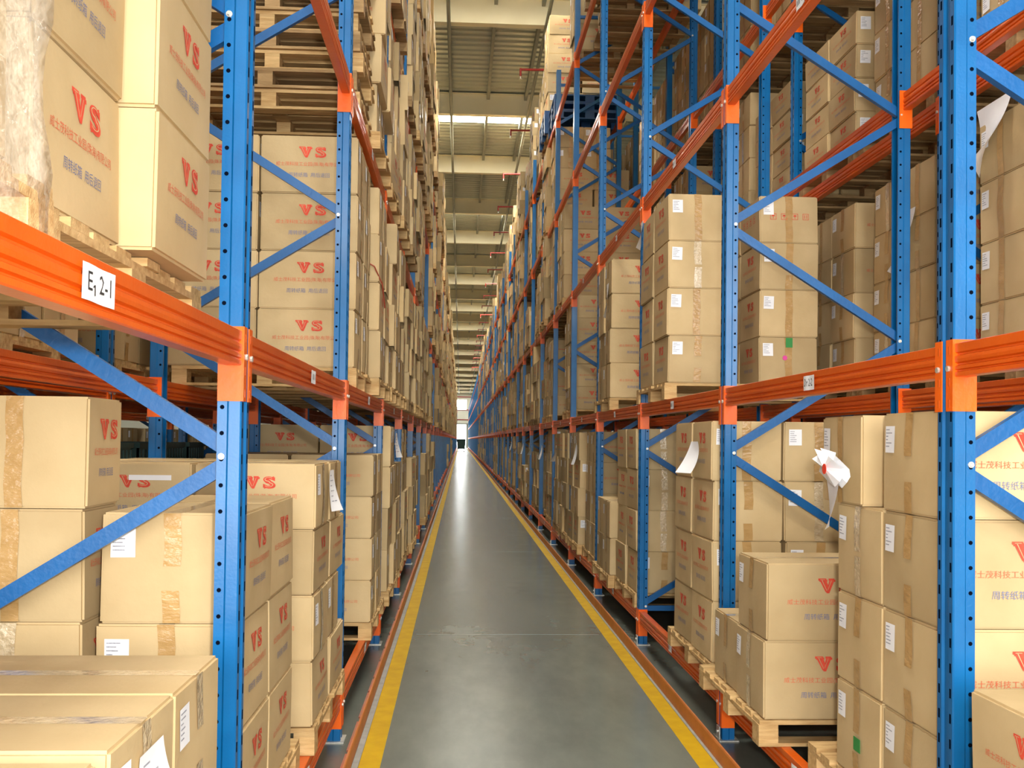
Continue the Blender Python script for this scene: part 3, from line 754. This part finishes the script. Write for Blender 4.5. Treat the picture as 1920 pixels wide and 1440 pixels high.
# dark green crates behind the left rack, floor tier
def crate(x, y, z, lab):
    mb = MB(); a, b_, h = .56, .42, .30
    for x0, x1, y0, y1 in ((-a/2, a/2, -b_/2, -b_/2+.012), (-a/2, a/2, b_/2-.012, b_/2), (-a/2, -a/2+.012, -b_/2, b_/2), (a/2-.012, a/2, -b_/2, b_/2)): mb.box(x0, x1, y0, y1, 0, h, 'green_plastic')
    mb.box(-a/2, a/2, -b_/2, b_/2, 0, .012, 'green_plastic')
    for i in range(9):
        u = -a/2+.02+i*(a-.04)/8; mb.box(u-.006, u+.006, -b_/2-.008, b_/2+.008, .03, h-.04, 'green_plastic')
    for i in range(7):
        v = -b_/2+.02+i*(b_-.04)/6; mb.box(-a/2-.008, a/2+.008, v-.006, v+.006, .03, h-.04, 'green_plastic')
    mb.box(-a/2-.012, a/2+.012, -b_/2-.012, -b_/2+.004, h-.03, h, 'green_plastic'); mb.box(-a/2-.012, a/2+.012, b_/2-.004, b_/2+.012, h-.03, h, 'green_plastic')
    mb.box(-a/2-.012, -a/2+.004, -b_/2, b_/2, h-.03, h, 'green_plastic'); mb.box(a/2-.004, a/2+.012, -b_/2, b_/2, h-.03, h, 'green_plastic')
    o = mb.build('plastic_crate', None, (x, y, z)); tag(o, lab, 'crate', 'dark green crates behind the left rack')
for b in (1, 2):
    for j in range(4):
        for i in range(4):
            crate(-(XB['L']+.33), Y0+(b-1)*L+.35+j*.55, TIER[0]+.124+i*.302, 'dark green plastic crate, %s up in the %s stack, %s behind the left rack' % (['bottom', 'second', 'third', 'top'][i], ['nearest', 'second', 'third', 'farthest'][j], bay_name(b)))
    for j in (0, 1):
        make_pallet(-(XB['L']+.03), Y0+(b-1)*L+.13+j*1.16, TIER[0]+.001, -1, 'old_wood', 'wooden pallet under green crates, %s one, %s behind the left rack' % (('nearer', 'farther')[j], bay_name(b)), 'pallets under the green crates', False)
# ------------------------------------------------------------------ loose sheets of paper, stickers
def sheet(loc, rz, w_, h_, curl, label, twist=0.0, text=True, name='paper_sheet', pend=0.0):
    """a sheet hanging from its top edge; local x across, z down from 0, y out of the sheet"""
    mb = MB(); nu, nv = 8, 10; P = []
    for j in range(nv+1):
        for i in range(nu+1):
            u = i/nu - .5; v = j/nv
            out = curl*v*v*(1+.6*u) + twist*u*v; x = u*w_*(1 - .35*abs(twist)*v) + pend*v*h_
            P.append((x + .02*math.sin(v*3)*twist, -out, -v*h_))
    Fq = [(j*(nu+1)+i, j*(nu+1)+i+1, (j+1)*(nu+1)+i+1, (j+1)*(nu+1)+i) for j in range(nv) for i in range(nu)]
    mb.add(P, Fq, 'paper')
    if text:
        for k in range(6):
            j = 1.2 + k*1.25; v = j/nv; 
            for a, b_ in ((-.36, -.12), (-.05, .1 + .05*(k % 3)))[:1 + (k % 2)]:
                q = lambda u, vv: (u*w_*(1-.35*abs(twist)*vv) + pend*vv*h_ + .02*math.sin(vv*3)*twist, -(curl*vv*vv*(1+.6*u)+twist*u*vv) - .0015, -vv*h_)
                mb.poly([q(a, v), q(b_, v), q(b_, v+.022), q(a, v+.022)], 'label_print')
    o = mb.build(name, None, loc, fix=False); o.rotation_euler.z = rz
    for p in o.data.polygons: p.use_smooth = True
    tag(o, label, 'paper'); return o
# rz: 0 faces the camera, pi/2 faces the left rack's aisle side (+x), -pi/2 faces -x
sheet((-WL+.022, 2.02, 1.03), PI/2, .15, .19, .05, 'white printed form hanging on the big carton at the lower left', twist=.03)
sheet((WR-.012, 3.80, 1.545), -PI/2, .15, .22, .04, 'long white sheet hanging below the red-dotted bag on the near right stack', twist=.05, text=False, pend=.25)
mb = MB(); r_ = random.Random(4); n = 14
P = [(0, -.05, .0)] + [(math.cos(2*PI*i/n)*(.10+.05*r_.random()), -.01-.05*r_.random(), math.sin(2*PI*i/n)*(.042+.03*r_.random())-.03*math.cos(2*PI*i/n)) for i in range(n)]
mb.add(P, [(0, 1+i, 1+(i+1) % n) for i in range(n)], 'paper')
mb.add([(a*1.05, b_+.025, c*1.05) for a, b_, c in P], [(0, 1+i, 1+(i+1) % n) for i in range(n)], 'paper')
o = mb.build('crumpled_bag', None, (WR-.02, 3.74, 1.56), fix=False); o.rotation_euler.z = -PI/2
tag(o, 'crumpled white plastic bag with a red dot taped to the near right stack', 'bag')
mb = MB(); mb.cyl((0, 0, 0), (0, -.002, 0), .02, 'red_sticker', 16); dd = mb.build('red_dot', o, (.035, -.058, -.005)); dd['label'] = 'round red sticker'
sheet((WR-.055, 5.90, 1.655), -PI/2, .17, .19, .07, 'white sheet curling off the VS cartons in the third bay, right rack floor tier', twist=-.1, text=False)
xb = XB['R']+.02
sheet((xb, 4.95, 3.44), -PI/2, .34, .36, .10, 'large white sheet drooping from the top carton behind the nearest right upright', twist=.16, text=False)
sheet((xb, 5.95, 3.10), -PI/2, .24, .40, .08, 'white sheet hanging between the two right uprights on the rack behind', twist=.14, text=False)
sheet((xb, 7.75, 3.25), -PI/2, .36, .26, .10, 'white sheet drooping beside the warning-symbol carton, rack behind right rack', twist=.16, text=False)
sheet((WR-.02, 9.75, 3.22), -PI/2, .14, .34, .03, 'narrow white sheet on the fourth-bay stack, second tier, right rack', twist=.03)
sheet((WR-.03, 7.85, 3.42), -PI/2, .12, .22, .03, 'white form taped to the farther top carton, third bay second tier, right rack', twist=.04)
sheet((-WL+.03, 4.66, 1.50), PI/2, .13, .19, .03, 'white delivery form on the top carton, second bay, left rack floor tier', twist=.02)
sheet((-WL+.05, 9.0, 1.70), PI/2, .16, .22, .03, 'white slip on the fourth bay cartons, left rack floor tier', twist=.03)
for k in range(7):
    y = 12.0 + k*2.556
    sheet((WR-.05, y, 1.60-.02*(k % 3)), -PI/2, .13, .24, .05, 'white sheet on the right rack floor tier, %s bay' % ordn(int((y-Y0)/L)+2) , twist=.05*((k % 2)*2-1), text=False)
def sticker(name, loc, rz, w_, h_, mat, parent, round_=False):
    mb = MB()
    if round_: mb.cyl((0, 0, 0), (0, -.001, 0), w_/2, mat, 16)
    else: mb.box(-w_/2, w_/2, -.001, 0, -h_/2, h_/2, mat)
    o = mb.build(name, None, loc); o.rotation_euler.z = rz
    if parent:
        o.parent = parent; o.matrix_parent_inverse = Matrix.Translation(parent.location).to_4x4().inverted() if abs(parent.rotation_euler.z) < 1e-6 else (Matrix.Translation(parent.location) @ Matrix.Rotation(parent.rotation_euler.z, 4, 'Z')).inverted()
    o['label'] = mat.replace('_', ' '); return o
def find(desc):
    for sp in SPECS:
        if 'obj' in sp and sp['desc'].startswith(desc): return sp['obj']
c = find('kraft carton, bottom layer, inner row, near column, third bay far pallet, right rack second tier')
if c:
    y_ = c.location.y-.25-.008; x_ = c.location.x
    sticker('green_tag', (x_+.0, y_, c.location.z+.30), 0, .05, .07, 'green_sticker', c)
    sticker('pink_dot', (x_-.03, y_, c.location.z+.19), 0, .035, .035, 'pink_sticker', c, True)
c = find('kraft carton, fourth layer, inner row, near column, second bay far pallet, left rack floor tier')
if c: sticker('paper_strip', (-1.33, c.location.y-.215-.008, 1.47), 0, .18, .022, 'paper', c)
c = find('kraft carton, bottom layer, aisle row, far column, second bay near pallet, right rack floor tier')
if c: sticker('green_tag', (c.location.x-.29-.008, c.location.y-.02, c.location.z+.14), -PI/2, .06, .05, 'green_sticker', c)
# ------------------------------------------------------------------ setting
HX0, HX1, HY0, HY1, HZ = -12.5, 14.5, -9.5, 190.0, 11.2
def struct(name, mb, label=None, cat=None, fix=True):
    o = mb.build(name, fix=fix); o['kind'] = 'structure'
    if label: o['label'] = label
    if cat: o['category'] = cat
    return o
mb = MB(); mb.box(HX0, HX1, HY0, HY1, -.2, 0, 'floor_epoxy'); struct('floor', mb, 'glossy grey-green epoxy floor of the aisle', 'floor')
# joints in the floor
mb = MB()
for k in range(30): mb.box(-.35, 1.2, 2.2+k*6.2, 2.206+k*6.2, 0, .0006, 'grout')
struct('trim_1', mb, 'thin pale cross joints in the aisle floor', 'floor joint')
for nm, x0, x1, lb in (('trim_2', -.490, -.381, 'yellow painted line along the left side of the aisle'), ('trim_3', 1.234, 1.333, 'yellow painted line along the right side of the aisle')):
    mb = MB(); mb.box(x0, x1, .3, 188, 0, .0015, 'yellow_paint'); struct(nm, mb, lb, 'floor marking')
for nm, x0, x1, lb in (('trim_4', -.524, -.492, 'grey grout strip beside the left guide rail'), ('trim_5', 1.335, 1.351, 'grey grout strip beside the right guide rail')):
    mb = MB(); mb.box(x0, x1, .3, 188, 0, .003, 'grout'); struct(nm, mb, lb, 'grout')
for s, x, nm in ((-1, -.526, 'left'), (1, 1.352, 'right')):
    r = put('guide_rail', None, None, (x, .3, 0))
    mb = MB(); x0, x1 = sorted((0, s*.008)); mb.box(x0, x1, 0, 188, 0, .085, 'rail_paint')
    mb.prism([(0, .085), (s*.004, .092), (s*.012, .092), (s*.012, .085)], lambda p, y: (p[0], y, p[1]), 0, 188, 'rail_paint'); mb.build('upright_leg', r, (0, 0, 0))
    mb = MB(); x0, x1 = sorted((s*.010, s*.05)); rr = random.Random(3); y = 0
    while y < 186:
        l_ = rr.uniform(.25, .6); mb.box(x0, x1 - (s > 0)*rr.uniform(0, .01), y, y+l_, 0, .010, 'worn_red'); y += l_ + rr.uniform(.03, .1)
    f_ = mb.build('floor_leg', r, (0, 0, 0)); f_['label'] = 'flat leg with worn red paint'
    tag(r, 'orange steel guide rail along the %s edge of the aisle floor' % nm, 'guide rail')
# roof sheet, ribbed across
mb = MB(); p = .30; y = HY0; prof = []
while y < HY1:
    prof += [(y, 0), (y+.08, 0), (y+.12, .035), (y+.26, .035)]; y += p
V = [(x, a, HZ+b_) for x in (HX0, HX1) for a, b_ in prof]; n = len(prof)
mb.add(V, [(i, i+1, n+i+1, n+i) for i in range(n-1)], 'roof_sheet')
mb.box(HX0, HX1, HY0, HY1, HZ+.10, HZ+.2, 'roof_sheet')
struct('ceiling', mb, 'ribbed metal roof sheeting', 'ceiling')
YB = 21.1 - 5.95*5; nb = 0; ki = 0
for k in range(36):
    y = YB + 5.95*k
    if y > HY1 - 1: break
    mb = MB(); mb.box(HX0, HX1, y-.011, y+.011, HZ-.6, HZ-.02, 'steel_cream'); mb.box(HX0, HX1, y-.10, y+.10, HZ-.612, HZ-.60, 'steel_cream'); mb.box(HX0, HX1, y-.1, y+.1, HZ-.032, HZ-.02, 'steel_cream')
    o = struct('roof_beam', mb, 'cream steel roof beam spanning the hall', 'roof beam'); o['group'] = 'cream steel roof beams'
    if (k % 2) == 0 and y + 3 < HY1:     # glazed strips follow every other beam
        xa, xb_ = (-1.6, 2.6) if y < 24 else (-2.3, 3.3); mb = MB(); mb.box(xa, xb_, y+.9, y+2.45, HZ-.012, HZ-.004, 'skylight_glow'); ki += 1
        o = struct('window_%d' % (ki+1), mb, 'translucent roof light glowing with daylight', 'skylight'); o['group'] = 'roof lights'
for i in range(-7, 10):
    x = -.42 + 1.03*i
    mb = MB(); mb.box(x-.003, x+.003, HY0, HY1, HZ-.16, HZ, 'purlin_grey'); mb.box(x-.003, x+.075, HY0, HY1, HZ-.166, HZ-.16, 'purlin_grey')
    o = struct('roof_purlin', mb, 'grey steel purlin under the roof sheet', 'purlin'); o['group'] = 'grey roof purlins'
for x in (-.36, 1.72):
    mb = MB(); mb.cyl((x, HY0, HZ-.70), (x, HY1, HZ-.70), .04, 'purlin_grey', 8); o = mb.build('conduit_pipe')
    tag(o, 'grey conduit running under the roof beams on the %s of the aisle' % ('left rack side' if x < 0 else 'right rack side'), 'pipe')
k = 0
y = 17.55
while y < 120:
    r = put('sprinkler_pipe', None, None, (1.24, y, 9.95))
    mb = MB(); mb.cyl((0, 0, 0), (1.6, 0, .03), .026, 'red_pipe', 10); mb.cyl((1.58, 0, 0), (1.58, 0, 1.26), .03, 'red_pipe', 8); mb.build('branch_pipe', r, (0, 0, 0))
    mb = MB(); mb.cyl((0, 0, .026), (0, 0, -.15), .024, 'red_pipe', 10); mb.build('drop_pipe', r, (0, 0, 0))
    mb = MB(); mb.cyl((0, 0, -.15), (0, 0, -.20), .014, 'zinc', 8); mb.cyl((0, 0, -.21), (0, 0, -.215), .035, 'zinc', 10); mb.cyl((0, 0, -.2), (0, 0, -.21), .006, 'zinc', 6); mb.build('sprinkler_head', r, (0, 0, 0))
    tag(r, 'red sprinkler pipe arm with drop, %s along the aisle ceiling' % ordn(k+1), 'sprinkler pipe', 'red sprinkler arms under the roof'); k += 1; y += 4.35
for nm, x0, x1, y0, y1 in (('wall_left', HX0-.2, HX0, HY0, HY1), ('wall_right', HX1, HX1+.2, HY0, HY1)):
    mb = MB(); mb.box(x0, x1, y0, y1, 0, HZ+.2, 'wall_panel'); struct(nm, mb, 'pale side wall of the warehouse', 'wall')
# wall behind the camera with its wide dock opening
mb = MB(); mb.box(HX0, -5.2, HY0-.2, HY0, 0, HZ+.2, 'wall_panel'); mb.box(6.4, HX1, HY0-.2, HY0, 0, HZ+.2, 'wall_panel'); mb.box(-5.2, 6.4, HY0-.2, HY0, 7.8, HZ+.2, 'wall_panel')
struct('wall_front', mb, 'pale wall with the dock opening behind the camera', 'wall')
# end wall: door, window band
mb = MB(); e0, e1 = HY1, HY1+.2
mb.box(HX0, -2.4, e0, e1, 0, HZ+.2, 'wall_panel'); mb.box(1.1, HX1, e0, e1, 0, HZ+.2, 'wall_panel'); mb.box(-2.4, 1.1, e0, e1, 4.5, 7.4, 'wall_panel'); mb.box(-2.4, 1.1, e0, e1, 9.3, HZ+.2, 'wall_panel')
struct('wall_back', mb, 'pale panelled end wall far down the aisle', 'wall')
mb = MB(); mb.box(-2.4, 1.1, e1, e1+.05, 7.4, 9.3, 'daylight_pane'); struct('window_1', mb, 'bright window high in the far end wall', 'window')
mb = MB(); mb.box(-2.4, 1.1, e1, e1+.05, 0, 4.5, 'daylight_pane'); struct('door_1', mb, 'doorway full of daylight at the far end of the aisle', 'door')
mb = MB(); mb.box(-2.4, 2.4, e0-.12, e0, 9.75, 9.95, 'red_pipe'); mb.box(-2.4, 2.4, e0-.1, e0, 7.25, 7.4, 'red_pipe'); mb.box(-2.4, 2.4, e0-.1, e0, 5.4, 5.55, 'red_pipe'); struct('trim_6', mb, 'red cross bars on the far end wall', 'wall trim')
mb = MB(); mb.box(-2.5, 2.3, e0-.35, e0, 4.5, 4.8, 'purlin_grey'); mb.box(1.1, 1.35, e0-.3, e0, 0, 4.8, 'purlin_grey'); struct('trim_7', mb, 'grey frame around the far doorway', 'door frame')
# dark green wheeled bin far down the aisle
r = put('wheeled_bin', None, None, (.15, 146, 0))
mb = MB(); mb.prism([(-.55, .25), (.55, .25), (.66, 1.6), (-.66, 1.6)], lambda p, y: (p[0], y, p[1]), -.5, .5, 'green_plastic'); mb.build('body', r, (0, 0, 0))
mb = MB(); mb.prism([(-.7, 1.6), (.7, 1.6), (.6, 1.74), (-.6, 1.74)], lambda p, y: (p[0], y, p[1]), -.55, .55, 'green_plastic'); mb.build('lid', r, (0, 0, 0))
for x in (-.42, .42):
    for y in (-.38, .38):
        mb = MB(); mb.cyl((x-.03, y, .125), (x+.03, y, .125), .125, 'rubber', 14); mb.box(x-.05, x+.05, y-.03, y+.03, .2, .26, 'zinc'); mb.build('wheel', r, (0, 0, 0))
tag(r, 'dark green wheeled bin standing before the far doorway', 'bin')
# red cord dangling from the left second-tier load
mb = MB(); pts = [(-1.05, 7.0, 3.02), (-.85, 6.98, 2.99), (-.62, 6.96, 2.86), (-.57, 7.05, 2.75), (-.56, 7.2, 2.6)]
for a, b_ in zip(pts, pts[1:]): mb.cyl(a, b_, .005, 'straw', 6)
tag(mb.build('packing_cord'), 'thin red packing cord across the third bay cartons, left rack second tier', 'cord')
# leftover sheets and cloth-like lids on open cartons
# stretch film round the nearest raised load
mb = MB(); nu, nv = 26, 12; P = []; r_ = random.Random(9)
for j in range(nv+1):
    for i in range(nu+1):
        y = .60 + 1.10*i/nu; z = 1.985 + .62*j/nv
        P.append((-(WL+.075) + .008*math.sin(i*1.7+j*.9) + r_.uniform(-.004, .004), y, z))
for j in range(nv+1):
    for i in range(7): P.append((-(WL+.075) - .10*i - .02, 1.70 + .006*math.sin(i*2+j), 1.985+.62*j/nv))
k0 = (nu+1)*(nv+1)
mb.add(P, [(j*(nu+1)+i, j*(nu+1)+i+1, (j+1)*(nu+1)+i+1, (j+1)*(nu+1)+i) for j in range(nv) for i in range(nu)] + [(k0+j*7+i, k0+j*7+i+1, k0+(j+1)*7+i+1, k0+(j+1)*7+i) for j in range(nv) for i in range(6)] + [(j*(nu+1)+nu, k0+j*7, k0+(j+1)*7, (j+1)*(nu+1)+nu) for j in range(nv)], 'stretch_film')
o = mb.build('stretch_film', fix=False)
for p_ in o.data.polygons: p_.use_smooth = True
tag(o, 'crinkled clear stretch film wrapped round the closest load on the left rack second tier', 'film')
